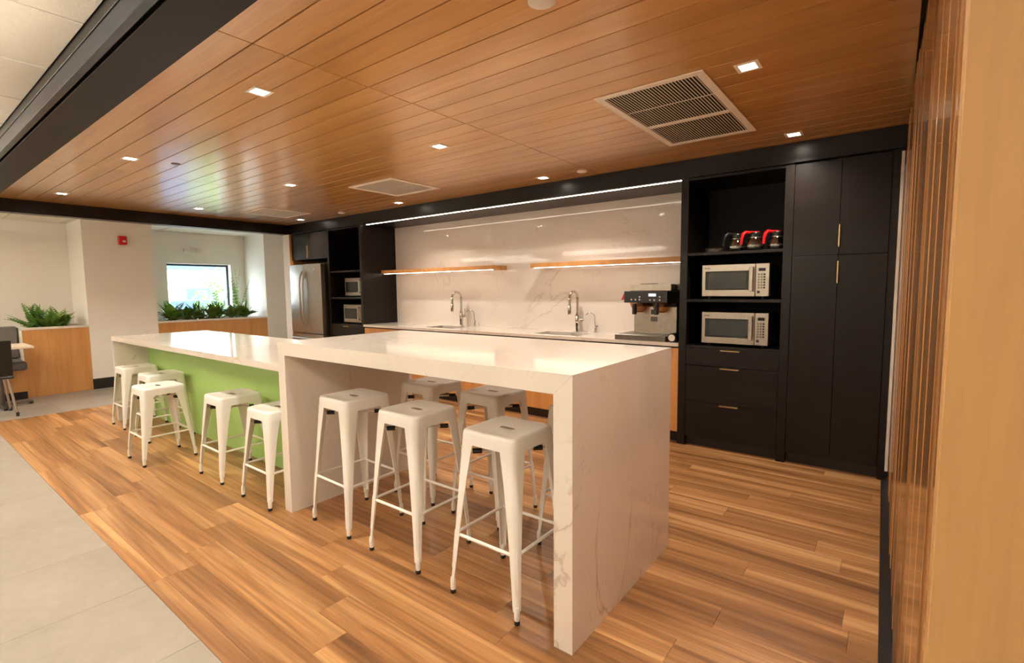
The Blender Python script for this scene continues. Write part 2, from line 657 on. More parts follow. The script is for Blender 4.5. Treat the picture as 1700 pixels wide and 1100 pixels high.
# front beam with its track, end bulkhead, cabinet bulkhead
struct('trim_2', MB().box(XB - 0.18, 0.06, YBM0 + 0.045, YBM1, ZB, ZC + 0.1, .002).box(XB - .18, .06, YBM0 + 0.03, YBM0 + .046, ZB + .02, ZC + .1),
       M['beam'], 'wide dark brown soffit beam along the edge of the wood ceiling')
struct('trim_3', MB().box(XB - 0.18, 0.06, YBM0, YBM0 + 0.03, ZB, ZB + 0.075, .002), M['beamface'], 'satin metal track on the soffit beam, tinted blue for reflected daylight')
struct('trim_4', MB().box(XB - 0.18, 0.06, YBM0 - 0.004, YBM0 + 0.03, ZB + 0.077, ZA + 0.03, .002), M['black'], 'black upper fascia of the soffit beam')
struct('trim_5', MB().box(XB - 0.16, XB, YBM1, 4.27, ZB, ZC + 0.1, .002), M['dark'], 'dark bulkhead at the far end of the wood ceiling')
# bulkhead over the cabinets: underside slab plus face
struct('trim_6', MB().box(XB - 0.16, 0.03, YB, YB + 0.05, ZB, ZC + 0.1, .002).box(-7.832, 0.03, YB + 0.05, YW, ZB + 0.004, ZB + 0.03),
       M['dark'], 'dark bulkhead above the kitchen cabinets')

# ------------------------------------------------------------------ setting: slat wall on the right
sw = thing('wall_slats', 'glossy vertical wood strip wall next to the dark pantry', None, (0.078, 0, 0), kind='structure', rz=math.atan(-SLOPE))
Y0S, Y1S = 0.99, 4.19


def local(name, mb, mat, parent):
    me = mb.mesh(name)
    me.materials.append(mat)
    return link(name, me, parent)


local('wall_core', MB().box(0.022, 0.5, Y0S + 0.02, Y1S, 0, ZC + 0.05), M['black'], sw)
local('base_plinth', MB().box(-0.036, 0.022, Y0S - 0.02, Y1S, 0, 0.05, .002), M['black'], sw)
local('end_panel', MB().box(0.0, 0.9, Y0S - 0.02, Y0S + 0.018, 0.0, 2.58, .002), M['maple'], sw)
y = Y0S + 0.018
while y < Y1S - 0.02:
    w = min(U(0.07, 0.17), Y1S - y)
    me = MB().box(0, 0.022, -w / 2 + .0008, w / 2 - .0008, 0.055, 2.385, 0.0012).mesh('slat')
    me.materials.append(M['slat'])
    o = link('slat', me, sw, (U(0.0, 0.006), y + w / 2, 0))
    o.rotation_euler.z = U(-0.006, 0.006)
    y += w
struct('trim_7', MB().box(-0.003, 0.014, 4.20, YCAB, 0.10, 2.25), M['white'], 'thin white corner strip between pantry and strip wall')

# ------------------------------------------------------------------ ceiling fittings
LX = [-0.61, -2.725, -4.845, -7.08]
LY = [1.36, 2.68, 4.05]


def downlight():
    r = thing('downlight', 'x', 'ceiling light', (0, 0, ZC), 'square recessed downlights in the wood ceiling')
    a, b, h = 0.055, 0.036, 0.004
    fr = MB()
    fr.box(-a, a, -a, -b, -h, 0, .001).box(-a, a, b, a, -h, 0, .001).box(-a, -b, -b, b, -h, 0, .001).box(b, a, -b, b, -h, 0, .001)
    me = fr.mesh('trim_ring')
    me.materials.append(M['ventw'])
    link('trim_ring', me, r)
    me = MB().box(-b, b, -b, b, -0.002, -0.0005).mesh('lens')
    me.materials.append(M['lamp'])
    link('lens', me, r)
    ld = bpy.data.lights.new('downlight_lamp', 'AREA')
    ld.shape = 'SQUARE'
    ld.size = 0.07
    ld.energy = DOWN_W
    ld.color = WARM
    ld.spread = math.radians(125)
    l = link('downlight_lamp', ld, r, (0, 0, -0.008))
    return r


rowname = ['above the stools', 'above the middle of the island', 'in front of the dark bulkhead']
colname = ['nearest the strip wall', 'second from the strip wall', 'third from the strip wall', 'farthest from the strip wall']
d0 = downlight()
first = True
for i, lx in enumerate(LX):
    for j, ly in enumerate(LY):
        o = d0 if first else copy_tree(d0)
        first = False
        o.location = (lx, ly, ZC)
        o['label'] = 'square downlight ' + rowname[j] + ', ' + colname[i]


def disc(name, label, x, y, r, mat, cat, h=0.012):
    solo(name, MB().lathe([(r, 0), (r, -h * .5), (r * .8, -h), (r * 0.3, -h)], (x, y, ZC), 24), mat, label, cat, None, None, (x, y, ZC))


disc('speaker_disc', 'round pale ceiling disc above the near island', -1.079, 1.60, 0.052, M['white'], 'ceiling disc')
disc('sprinkler_cover', 'round pale sprinkler cover at the bulkhead by the plank seam', -2.304, 4.057, 0.045, M['ventw'], 'sprinkler cover')
disc('sprinkler_cover', 'round pale sprinkler cover at the bulkhead near the left tower', -6.05, 4.061, 0.045, M['ventw'], 'sprinkler cover')
disc('sensor_disc', 'small dark round ceiling sensor beside a downlight', -4.77, 1.653, 0.035, M['steel2'], 'ceiling sensor', 0.006)


def vent(label, x0, x1, y0, y1, mid, pitch, wide, separate):
    c = ((x0 + x1) / 2, (y0 + y1) / 2, ZC)
    t = thing('ceiling_vent', label, 'vent', c)
    fw_ = 0.045
    z0, z1 = ZC - 0.008, ZC - 0.001
    ys = [y0, y1] if mid is None else [y0, mid, y1]
    fr = MB().box(x0, x1, y0, y0 + fw_, z0, z1, .002).box(x0, x1, y1 - fw_, y1, z0, z1, .002)
    fr.box(x0, x0 + fw_, y0 + fw_, y1 - fw_, z0, z1, .002).box(x1 - fw_, x1, y0 + fw_, y1 - fw_, z0, z1, .002)
    if mid:
        fr.box(x0 + fw_, x1 - fw_, mid - fw_ / 2, mid + fw_ / 2, z0, z1, .002)
    part('vent_frame', fr, M['ventw'], t)
    part('backing', MB().box(x0 + .01, x1 - .01, y0 + .01, y1 - .01, ZC - .001, ZC - .0002), M['darkin'], t)
    secs = []
    if mid:
        secs = [(y0 + fw_, mid - fw_ / 2), (mid + fw_ / 2, y1 - fw_)]
    else:
        secs = [(y0 + fw_, y1 - fw_)]
    allm = MB()
    for a, b in secs:
        me = MB().box(-wide / 2, wide / 2, -(b - a) / 2, (b - a) / 2, -0.005, -0.0025).mesh('louver')
        me.materials.append(M['ventw'])
        n = int((x1 - x0 - 2 * fw_) / pitch)
        for i in range(n):
            xx = x0 + fw_ + (i + 0.5) * (x1 - x0 - 2 * fw_) / n
            if separate:
                link('louver', me, t, (xx - c[0], (a + b) / 2 - c[1], 0))
            else:
                allm.box(xx - wide / 2, xx + wide / 2, a, b, ZC - 0.006, ZC - .0012)
    if not separate:
        o = part('louvers', allm, M['ventw'], t)
        o['kind'] = 'stuff'
    part('crossbar', MB().box(x0 + fw_, x1 - fw_, (secs[0][0] + secs[0][1]) / 2 - .004, (secs[0][0] + secs[0][1]) / 2 + .004, ZC - .004, ZC - .0015), M['ventw'], t)


vent('large white ceiling vent in two sections above the dark oven tower', -1.388, -0.789, 2.568, 3.764, 3.255, 0.0175, 0.0042, True)
vent('square white ceiling vent above the sinks', -4.50, -3.815, 3.11, 3.75, None, 0.016, 0.0026, False)
vent('square white ceiling vent near the refrigerator corner', -7.02, -6.385, 3.16, 3.81, None, 0.016, 0.0026, False)

# office pendants behind the camera and over the lounge (uplight and downlight); last one added to brighten the left walls
plab = ['closest to the window wall', 'second from the window wall', 'third from the window wall', 'back row toward the window', 'back row toward the strips', 'beside the maple end panel', 'unseen, added to brighten the left walls']
for k, (px, py, ln) in enumerate([(-8.4, -0.45, 2.4), (-5.0, -0.25, 2.4), (-1.8, -0.25, 2.4), (-6.0, -3.2, 2.4), (-2.5, -3.2, 2.4), (1.4, -0.9, 2.0), (-8.7, -1.9, 2.0)]):
    pt = thing('linear_pendant', 'white linear pendant lamp hung over the tile floor, ' + plab[k], 'pendant lamp', (px, py, 2.18), 'linear pendants over the tile floor')
    part('housing', MB().box(px - ln / 2, px + ln / 2, py - .078, py + .078, 2.155, 2.195, .003), M['white'], pt)
    part('upper_diffuser', MB().box(px - ln / 2 + .02, px + ln / 2 - .02, py - .07, py + .07, 2.196, 2.20), M['pendup'], pt)
    part('lower_diffuser', MB().box(px - ln / 2 + .02, px + ln / 2 - .02, py - .07, py + .07, 2.15, 2.154), M['pend'], pt)
    for s in (-1, 1):
        part('hanger', MB().tube([(px + s * ln * .4, py, 2.195), (px + s * ln * .4, py, ZA + .01)], .003, 6), M['white'], pt)

# ------------------------------------------------------------------ island (near bar-height table part)
XR, XRI, XLI, XLO = -0.903, -0.985, -2.92, -2.999
YF, YK, ZI, ZII = 1.525, 2.522, 1.068, 0.989
it = thing('island_table', 'tall white veined quartz waterfall table with stools under it', 'island', ((XR + XLO) / 2, (YF + YK) / 2, 0))
part('table_top', MB().prism([(XLO + .0005, ZI), (XR - .0005, ZI), (XRI, ZII + .0005), (XLI, ZII + .0005)], 'y', YF, YK), M['quartz'], it)
part('waterfall_leg', MB().prism([(XR, ZI - .0005), (XR, 0), (XRI, 0), (XRI, ZII)], 'y', YF, YK), M['quartz'], it)
part('waterfall_leg', MB().prism([(XLO, ZI - .0005), (XLO, 0), (XLI, 0), (XLI, ZII)], 'y', YF, YK), M['quartz'], it)

# lower island
IX0, IX1, IY0, IY1, IZ = -6.63, XLO - 0.002, 1.575, 2.505, 0.912
lo = thing('kitchen_island', 'lower white topped island with a lime green panel behind the stools', 'island', ((IX0 + IX1) / 2, 2.04, 0))
part('countertop', MB().prism([(IX0 + .0005, IZ), (IX1, IZ), (IX1, IZ - .045), (IX0 + .0455, IZ - .045)], 'y', IY0, IY1), M['quartz'], lo)
part('end_panel', MB().prism([(IX0, IZ - .0005), (IX0, 0), (IX0 + .045, 0), (IX0 + .045, IZ - .0455)], 'y', IY0, IY1), M['quartz'], lo)
part('green_panel', MB().box(IX0 + .046, IX1, 1.885, 1.905, 0.0, IZ - .0455), M['green'], lo, 'lime green front panel')
part('cabinet_body', MB().box(IX0 + .046, IX1, 1.906, IY1 - .03, 0.08, IZ - .0455), M['base_wood'], lo)
part('toe_kick', MB().box(IX0 + .046, IX1, 1.95, IY1 - .08, 0.0, 0.0795), M['black'], lo)
nd = 5
for i in range(nd):
    a = IX0 + .05 + i * (IX1 - IX0 - .055) / nd
    b = a + (IX1 - IX0 - .055) / nd
    part('door', MB().box(a + .002, b - .002, IY1 - .029, IY1 - .01, .085, IZ - .05, .001), M['base_wood'], lo)

# ------------------------------------------------------------------ tall dark cabinets


def pull_h(x, y, z, ln, parent, mat='brass'):
    """thin edge pull lying on the top edge of a drawer"""
    return part('handle', MB().box(x - ln / 2, x + ln / 2, y - .018, y - .0005, z - .003, z + .003, .001).box(x - ln / 2, x + ln / 2, y - .018, y - .015, z - .012, z + .003, .001), M[mat], parent)


def tower(label, x0, x1, st, handle):
    t = thing('oven_tower', label, 'cabinet', ((x0 + x1) / 2, 4.6, 0))
    a, b = x0 + st, x1 - st
    zt = ZB - 0.002
    part('side_panel', MB().box(x0, a, YCAB - .004, YW, 0, zt, .001), M['dark'], t)
    part('side_panel', MB().box(b, x1, YCAB - .004, YW, 0, zt, .001), M['dark'], t)
    part('back_panel', MB().box(a, b, YW - .03, YW - .002, .08, zt), M['darkin'], t)
    part('top_rail', MB().box(a, b, YCAB, YW - .03, zt - .022, zt, .001), M['dark'], t)
    for z in (1.665, 1.275):
        part('shelf', MB().box(a + .0005, b - .0005, YCAB + .002, YW - .031, z - .024, z, .001), M['dark'], t)
    part('shelf', MB().box(a + .0005, b - .0005, YCAB + .002, YW - .031, .862, .882, .001), M['dark'], t)
    part('toe_kick', MB().box(a, b, YCAB + .05, YCAB + .07, 0, .085), M['black'], t)
    for i, (z0, z1) in enumerate(((.712, .860), (.398, .708), (.085, .394))):
        d = part('drawer', MB().box(a + .002, b - .002, YCAB, YCAB + .022, z0, z1, .001), M['dark'], t)
        hx = (a + b) / 2 - .0
        pull_h(hx, YCAB, z1 - .004, .15, d, handle)
    return t


X0, X1, X2, X3 = -1.475, -0.63, -5.965, -6.815
tower('tall black oven tower with carafes and two microwaves beside the pantry', X0, X1, 0.062, 'brass')
tower('tall black oven tower between the refrigerator and the sink counter', X3, X2, 0.05, 'brass')

pn = thing('pantry_cabinet', 'tall black four-door pantry cabinet next to the strip wall', 'cabinet', (-.33, 4.6, 0))
px0, pxd, px1, pxe = X1 + .001, -0.335, -0.048, -0.006
part('carcass', MB().box(px0, pxe, YCAB + .024, YW - .02, .09, ZB - .002), M['darkin'], pn)
part('toe_kick', MB().box(px0, pxe, YCAB + .05, YW - .02, 0, .0895), M['black'], pn)
part('filler_strip', MB().box(px1 + .002, pxe, YCAB, YCAB + .023, .0, ZB - .002, .001), M['dark'], pn)
for (a, b, hx) in ((px0, pxd, pxd - .004), (pxd, px1, None)):
    for (z0, z1, hz) in ((1.602, ZB - .012, (1.655, 1.815)), (.09, 1.598, (1.395, 1.555))):
        d = part('door', MB().box(a + .0015, b - .0015, YCAB, YCAB + .022, z0, z1, .001), M['dark'], pn)
        if hx:
            part('handle', MB().box(hx - .007, hx + .001, YCAB - .020, YCAB - .0005, hz[0], hz[1], .001).box(hx - .007, hx + .009, YCAB - .020, YCAB - .016, hz[0], hz[1], .001), M['brass'], d)

oc = thing('overfridge_cabinet', 'dark two-door cabinet above the refrigerator', 'cabinet', (-7.32, 4.6, 1.87))
ox0, ox1, oxd = -7.83, X3 - .002, -7.345
part('carcass', MB().box(ox0, ox1, YCAB + .024, YW, 1.872, ZB - .002), M['darkin'], oc)
for a, b in ((ox0, oxd), (oxd, ox1)):
    d = part('door', MB().box(a + .0015, b - .0015, YCAB, YCAB + .022, 1.872, ZB - .012, .001), M['dark'], oc)
    if b == oxd:
        part('handle', MB().box(b - .008, b + .006, YCAB - .02, YCAB - .0005, 1.895, 2.08, .001), M['brass'], d)

# refrigerator
rf = thing('refrigerator', 'stainless french-door refrigerator beside the dark tower', 'refrigerator', (-7.27, 4.5, 0))
f0, f1, fY, fm = -7.735, -6.845, 4.18, -7.30
part('body', MB().box(f0 + .005, f1 - .005, fY + .075, 4.88, 0.03, 1.79, .004), M['steel2'], rf)


def curved_door(a, b, z0, z1, sag=0.018):
    n = 10
    poly = [(a, fY + .07)]
    for i in range(n + 1):
        u = i / n
        xx = a + (b - a) * u
        gx = (xx - (f0 + f1) / 2) / ((f1 - f0) / 2)
        poly.append((xx, fY + sag * gx * gx))
    poly.append((b, fY + .07))
    return MB().prism(poly, 'z', z0, z1)


def fridge_handle(x, z0, z1, parent, bow=0.055):
    pts = []
    for i in range(13):
        u = i / 12
        s = math.sin(math.pi * u)
        pts.append((x, fY + .004 - bow * min(1, s * 1.6) ** 0.6 if 0 < u < 1 else fY + .004, z0 + (z1 - z0) * u))
    return part('handle', MB().tube(pts, .014, 8), M['steel'], parent)


dl = part('door', curved_door(f0, fm - .003, .72, 1.785), M['steel'], rf)
dr = part('door', curved_door(fm + .003, f1, .72, 1.785), M['steel'], rf)
fz = part('freezer_drawer', curved_door(f0, f1, .08, .705), M['steel'], rf)
fridge_handle(fm - .045, .84, 1.68, dl)
fridge_handle(fm + .045, .84, 1.68, dr)
part('handle', MB().tube([(f0 + .1, fY + .006, .64), (f0 + .12, fY - .05, .64), (f1 - .12, fY - .05, .64), (f1 - .1, fY + .006, .64)], .013, 8), M['steel'], fz)
part('badge', MB().box(f1 - .2, f1 - .15, fY + .004, fY + .012, 1.70, 1.715), M['chrome'], dr)
for sx in (f0 + .08, f1 - .08):
    part('foot', MB().lathe([(.02, 0), (.02, .03)], (sx, fY + .15, 0), 10), M['rubber'], rf)
    part('foot', MB().lathe([(.02, 0), (.02, .03)], (sx, 4.75, 0), 10), M['rubber'], rf)

# ------------------------------------------------------------------ sink run
ZK = 0.892
units = [(-5.964, -5.478, 1), (-5.478, -4.183, 2), (-4.183, -3.212, 2), (-3.212, -2.082, 2), (-2.082, X0 - .002, 1)]
ulab = ['narrow maple base cabinet against the left dark tower', 'maple base cabinet under the first sink', 'maple base cabinet between the two sinks',
        'maple base cabinet under the second sink', 'maple base cabinet under the coffee brewer']
sinks = [(-4.84, -4.32), (-3.11, -2.55)]
for (a, b, n), lb in zip(units, ulab):
    t = thing('base_cabinet', lb, 'cabinet', ((a + b) / 2, 4.6, 0), 'maple base cabinets under the sink counter')
    sunk = any(s0 > a - .01 and s1 < b + .01 for s0, s1 in sinks)
    part('body', MB().box(a + .001, b - .001, YCAB + .025, YW - .002, .1, .62 if sunk else ZK - .032), M['base_wood'], t)
    part('toe_kick', MB().box(a + .001, b - .001, YCAB + .06, YCAB + .08, 0, .0995), M['black'], t)
    part('top_rail', MB().box(a + .001, b - .001, YCAB + .018, YCAB + .024, ZK - .055, ZK - .0315), M['darkin'], t)
    for i in range(n):
        c = a + (b - a) * i / n
        d = a + (b - a) * (i + 1) / n
        part('door', MB().box(c + .0015, d - .0015, YCAB + .003, YCAB + .0175, .103, ZK - .046, .001), M['base_wood'], t)

SY0, SY1 = 4.42, 4.74
ct = MB()
xs = [X2 + .0005, sinks[0][0], sinks[0][1], sinks[1][0], sinks[1][1], X0 - .0015]
yk0 = YCAB - .015
for i in range(5):
    if i % 2 == 0:
        ct.box(xs[i], xs[i + 1], yk0, YW - .022, ZK - .03, ZK)
    else:
        ct.box(xs[i], xs[i + 1], yk0, SY0, ZK - .03, ZK).box(xs[i], xs[i + 1], SY1, YW - .022, ZK - .03, ZK)
solo('countertop', ct, M['quartz'], 'long white quartz sink counter along the backsplash', 'countertop')
solo('backsplash', MB().box(X2 + .0005, X0 - .0015, YW - .021, YW - .001, ZK - .02, ZB + .003), M['splash'], 'tall pale veined quartz backsplash slab', 'backsplash')

for (a, b), w in zip(sinks, ('left tower', 'coffee brewer')):
    s = MB()
    z0, z1, t = ZK - .23, ZK - .0305, .006
    s.box(a - t, b + t, SY0 - t, SY1 + t, z0 - t, z0).box(a - t, a, SY0, SY1, z0, z1).box(b, b + t, SY0, SY1, z0, z1)
    s.box(a - t, b + t, SY0 - t, SY0, z0, z1).box(a - t, b + t, SY1, SY1 + t, z0, z1)
    k = thing('sink', 'undermount steel sink on the side of the ' + w, 'sink', ((a + b) / 2, 4.58, z0), 'undermount sinks')
    part('basin', s, M['steel'], k)
    part('drain', MB().lathe([(.04, 0), (.04, .004), (.03, .005), (.01, .002)], ((a + b) / 2, 4.6, z0), 16), M['chrome'], k)


def faucet(x, y, label, dlabel):
    z = ZK
    t = thing('faucet', label, 'faucet', (x, y, z), 'gooseneck faucets')
    part('base', MB().lathe([(.027, 0), (.027, .006), (.021, .012), (.021, .06), (.024, .065), (.024, .19), (.019, .2), (.016, .21)], (x, y, z), 16), M['chrome'], t)
    pts = [(x, y, z + .2)]
    r = .085
    top = z + .365
    pts.append((x, y, top))
    for i in range(1, 13):
        a = math.pi * i / 12
        pts.append((x - .0 * i, y - r + r * math.cos(a), top + r * math.sin(a)))
    pts.append((x, y - 2 * r, top - .06))
    part('spout', MB().tube(pts, .0145, 10), M['chrome'], t)
    part('spray_head', MB().lathe([(.016, 0), (.020, -.02), (.021, -.10), (.016, -.115)], (x, y - 2 * r, top - .055), 14), M['chrome'], t)
    hd = part('valve', MB().lathe([(.017, 0), (.017, .075), (.013, .08)], (x, y, z + .135), 12, 'x'), M['chrome'], t)
    part('lever', MB().tube([(x + .066, y, z + .14), (x + .072, y - .005, z + .19), (x + .075, y - .01, z + .235)], [.007, .006, .005], 8), M['chrome'], t)
    x2, y2 = x + .21, y + .03
    s = thing('filter_tap', dlabel, 'faucet', (x2, y2, z), 'slim filter taps')
    part('base', MB().lathe([(.022, 0), (.022, .006), (.013, .012), (.013, .055), (.009, .06)], (x2, y2, z), 12), M['chrome'], s)
    pts = [(x2, y2, z + .055), (x2 - .005, y2 - .005, z + .12)]
    for i in range(1, 9):
        a = math.pi * .8 * i / 8
        pts.append((x2 - .045 + .04 * math.cos(a), y2 - .045 + .04 * math.cos(a), z + .16 + .055 * math.sin(a)))
    part('spout', MB().tube(pts, .005, 8), M['chrome'], s)
    part('lever', MB().tube([(x2, y2, z + .058), (x2 + .03, y2 - .02, z + .075)], .005, 8), M['blackpl'], s)


faucet(-4.55, 4.81, 'chrome gooseneck faucet under the short wood shelf', 'slim chrome filter tap beside the faucet under the short shelf')
faucet(-2.785, 4.81, 'chrome gooseneck faucet under the long wood shelf', 'slim chrome filter tap between faucet and coffee brewer')


def shelf(x0, x1, label):
    y0, y1, z0, z1 = 4.625, YW - .0215, 1.612, 1.662
    t = thing('wall_shelf', label, 'shelf', ((x0 + x1) / 2, y1, z0), 'wood wall shelves with strip lights')
    part('board', MB().box(x0, x1, y0, y1, z0, z1, .0015), M['base_wood'], t)
    part('led_strip', MB().box(x0 + .03, x1 - .03, y0 + .03, y0 + .045, z0 - .004, z0 - .0005), M['led'], t)


shelf(X2 + .001, -3.845, 'short wood wall shelf attached to the left dark tower')
shelf(-3.29, X0 - .002, 'long wood wall shelf reaching the tower with microwaves')
solo('led_strip_light', MB().box(X2 + .05, X0 - .01, 4.355, 4.375, ZB + .0005, ZB + .0035), M['led'], 'long white strip light under the dark bulkhead', 'strip light', None, None, (-3.7, 4.365, ZB))

for (ox, oz, lb) in ((-5.86, 1.10, 'white outlet plate on the backsplash beside the left tower'),):
    t = thing('outlet_plate', lb, 'outlet', (ox, YW - .022, oz))
    part('plate', MB().box(ox - .036, ox + .036, YW - .027, YW - .0215, oz - .058, oz + .058, .002), M['white'], t)
    for dz in (-.025, .025):
        part('socket', MB().box(ox - .016, ox + .016, YW - .0285, YW - .0272, oz + dz - .014, oz + dz + .014, .0005), M['white'], t)


# ------------------------------------------------------------------ microwaves
def text_part(name, s, size, loc, mat, parent, rot=(math.pi / 2, 0, 0), bold=0.0):
    cu = bpy.data.curves.new(name, 'FONT')
    cu.body = s
    cu.size = size
    cu.align_x = 'CENTER'
    cu.align_y = 'CENTER'
    cu.extrude = 0.0003
    cu.offset = bold
    tmp = bpy.data.objects.new('text_source', cu)
    COL.objects.link(tmp)
    me = bpy.data.meshes.new_from_object(tmp.evaluated_get(bpy.context.evaluated_depsgraph_get()))
    bpy.data.objects.remove(tmp)
    me.materials.clear()
    me.materials.append(mat)
    o = link(name, me, parent)
    o.location = Vector(loc) - origin(parent)
    o.rotation_euler = rot
    return o


def microwave():
    """local coordinates: x across, front at y=0, bottom at z=0"""
    t = thing('microwave', 'x', 'microwave', (0, 0, 0), 'steel microwaves in the dark towers')
    W, H, D = .515, .285, .40
    w = W / 2
    part('body', MB().box(-w, w, .03, D, .022, H, .003), M['steel2'], t)
    dr = part('door', MB().box(-w, w - .102, 0, .029, .022, H, .003), M['steel'], t)
    part('window', MB().box(-w + .028, w - .150, -.003, .0, .075, H - .055, .001), M['blackgl'], dr)
    part('window_mesh', MB().box(-w + .060, w - .165, -.0045, -.0032, .085, H - .065, .0005), M['steel2'] if False else M['meshgl'], dr)
    part('handle', MB().box(w - .142, w - .112, -.035, -.022, .062, H - .028, .004).box(w - .139, w - .115, -.024, .0, .062, .082, .002).box(w - .139, w - .115, -.024, 0, H - .048, H - .028, .002), M['steel'], dr)
    cp = part('control_panel', MB().box(w - .0995, w, 0, .029, .022, H, .003), M['steel'], t)
    part('display', MB().box(w - .078, w - .028, -.002, 0, H - .062, H - .038, .0005), M['blackgl'], cp)
    for r_ in range(6):
        for c_ in range(3):
            part('button', MB().box(w - .082 + c_ * .02, w - .068 + c_ * .02, -.0018, 0, .085 + r_ * .021, .099 + r_ * .021), M['steel2'] if c_ < 2 else M['blackpl'], cp)
    part('start_button', MB().box(w - .085, w - .065, -.0022, 0, .048, .068, .0005), M['blackpl'], cp)
    text_part('logo', 'amana', .017, (-w + .042, -.0008, H - .028), M['blackpl'], dr, bold=0.0005)
    for sx in (-w + .05, w - .05):
        for sy in (.06, D - .05):
            part('foot', MB().lathe([(.014, 0), (.014, .022)], (sx, sy, 0), 8), M['rubber'], t)
    return t


M['meshgl'] = plain('oven_window_mesh', (40, 42, 40), 0.15, 0, 0.5, 0.2)
mw0 = microwave()
spots = [(-1.043, 4.335, 1.2755, 'upper microwave below the glass carafes'), (-1.038, 4.335, .8825, 'lower microwave above the black drawers beside the pantry'),
         (-6.36, 4.45, 1.2755, 'upper microwave in the tower next to the refrigerator'), (-6.31, 4.38, .8825, 'lower microwave in the tower next to the refrigerator')]
for i, (a, b, c, lb) in enumerate(spots):
    o = mw0 if i == 0 else copy_tree(mw0)
    o.location = (a, b, c)
    o['label'] = 'stainless steel ' + lb

# ------------------------------------------------------------------ carafes and box on the tower shelf
zs = 1.6655


def carafe(x, y, hmat, label, rot):
    t = thing('coffee_carafe', label, 'carafe', (x, y, zs), 'glass coffee carafes', rz=rot)
    def lp(name, mb, m):
        return local(name, mb, m, t)
    lp('glass_bowl', MB().lathe([(.050, 0), (.066, .012), (.074, .04), (.068, .075), (.048, .105), (.044, .118)], (0, 0, 0), 20, 'z', True, False), M['carafe'])
    lp('coffee', MB().lathe([(.047, .003), (.062, .014), (.066, .028), (.066, .03)], (0, 0, 0), 20), M['blackgl'])
    lp('collar', MB().lathe([(.046, .112), (.050, .116), (.050, .138), (.044, .142)], (0, 0, 0), 20, 'z', False, False), M['blackpl'])
    lp('lid', MB().lathe([(.049, .140), (.046, .149), (.02, .152)], (0, 0, 0), 20), M['blackpl'])
    lp('handle', MB().tube([(.04, 0, .150), (-.044, 0, .146), (-.085, 0, .150), (-.105, 0, .135), (-.118, 0, .10), (-.122, 0, .05)], [.010, .013, .014, .014, .012, .010], 8), M[hmat])
    lp('band', MB().lathe([(.0475, .104), (.0485, .104), (.0485, .112), (.0475, .112)], (0, 0, 0), 20, 'z', False, False), M['steel'])


carafe(-0.768, 4.49, 'red', 'glass carafe with red handle against the right tower side', 0.85)
carafe(-0.925, 4.45, 'red', 'glass carafe with red handle between the other two carafes', 0.85)
carafe(-1.075, 4.49, 'blackpl', 'glass carafe with black handle beside the red-handled ones', 0.9)
gb = thing('glass_dish', 'low glass dish of packets at the left end of the carafe shelf', 'dish', (-1.24, 4.46, zs))
part('bowl', MB().loft([[(-1.24 + a * sx, 4.46 + b * sy, zs + h) for sx, sy in ((-1, -1), (1, -1), (1, 1), (-1, 1))] for a, b, h in ((.055, .04, 0), (.066, .05, .04), (.062, .046, .04), (.052, .037, .005))], True, True), M['carafe'], gb)
for i in range(9):
    cx, cy = -1.24 + U(-.04, .04), 4.46 + U(-.025, .025)
    part('packet', MB().box(cx - .014, cx + .014, cy - .008, cy + .008, zs + .006 + .003 * i, zs + .009 + .003 * i, .0005), M['white'] if i % 2 else M['brass'], gb)

# ------------------------------------------------------------------ coffee brewer
cb = thing('coffee_brewer', 'stainless twin coffee brewer with black control head on the counter', 'coffee machine', (-1.8, 4.55, ZK))
z = ZK
part('drip_tray', MB().box(-2.09, -1.60, 4.31, 4.72, z + .0, z + .05, .003), M['steel2'], cb)
part('tray_grille', MB().box(-2.06, -1.64, 4.325, 4.45, z + .0505, z + .054, .001), M['steel2'], cb)
part('body', MB().box(-1.965, -1.555, 4.47, 4.84, z + .051, z + .31, .004), M['steel'], cb)
part('neck', MB().box(-1.95, -1.57, 4.50, 4.84, z + .3105, z + .345, .003), M['blackpl'], cb)
hd = part('head', MB().box(-2.015, -1.60, 4.345, 4.84, z + .346, z + .452, .004), M['blackpl'], cb)
part('lcd', MB().box(-1.775, -1.705, 4.3425, 4.3448, z + .405, z + .43), M['lcd'], hd)
for i, (bx, bz) in enumerate([(-1.94, .375), (-1.90, .375), (-1.86, .375), (-1.86, .40), (-1.76, .372), (-1.72, .372), (-1.67, .372), (-1.67, .40)]):
    part('button', MB().lathe([(.008, -.0028), (.006, -.004)], (bx, 4.345, z + bz), 10, 'y'), M['white'], hd)
part('top_cover', MB().box(-1.965, -1.575, 4.37, 4.84, z + .4525, z + .515, .004), M['steel'], cb)
part('top_hatch', MB().box(-1.88, -1.76, 4.40, 4.55, z + .5155, z + .522, .002), M['steel2'], cb)
part('warmer', MB().box(-1.57, -1.50, 4.50, 4.83, z + .46, z + .51, .004), M['steel2'], cb)
for bx in (-1.90, -1.69):
    fn = part('funnel', MB().lathe([(.085, .345), (.083, .33), (.055, .27), (.03, .255)], (bx, 4.43, z), 20), M['coffee'], cb)
    part('handle', MB().box(bx - .014, bx + .014, 4.30, 4.35, z + .24, z + .34, .005), M['blackpl'], fn)
part('faucet_lever', MB().prism([(-2.055, z + .37), (-2.018, z + .375), (-2.018, z + .425), (-2.03, z + .43)], 'y', 4.37, 4.40), M['red'], cb, 'red hot water lever')
part('info_label', MB().box(-1.80, -1.735, 4.4682, 4.4698, z + .235, z + .28), M['blackpl'], cb)
part('info_label', MB().box(-1.80, -1.735, 4.4682, 4.4698, z + .17, z + .215), M['grey'], cb)
sg = thing('supply_gauge', 'small black cylinder with a round white dial beside the coffee brewer', 'gauge', (-1.545, 4.33, ZK))
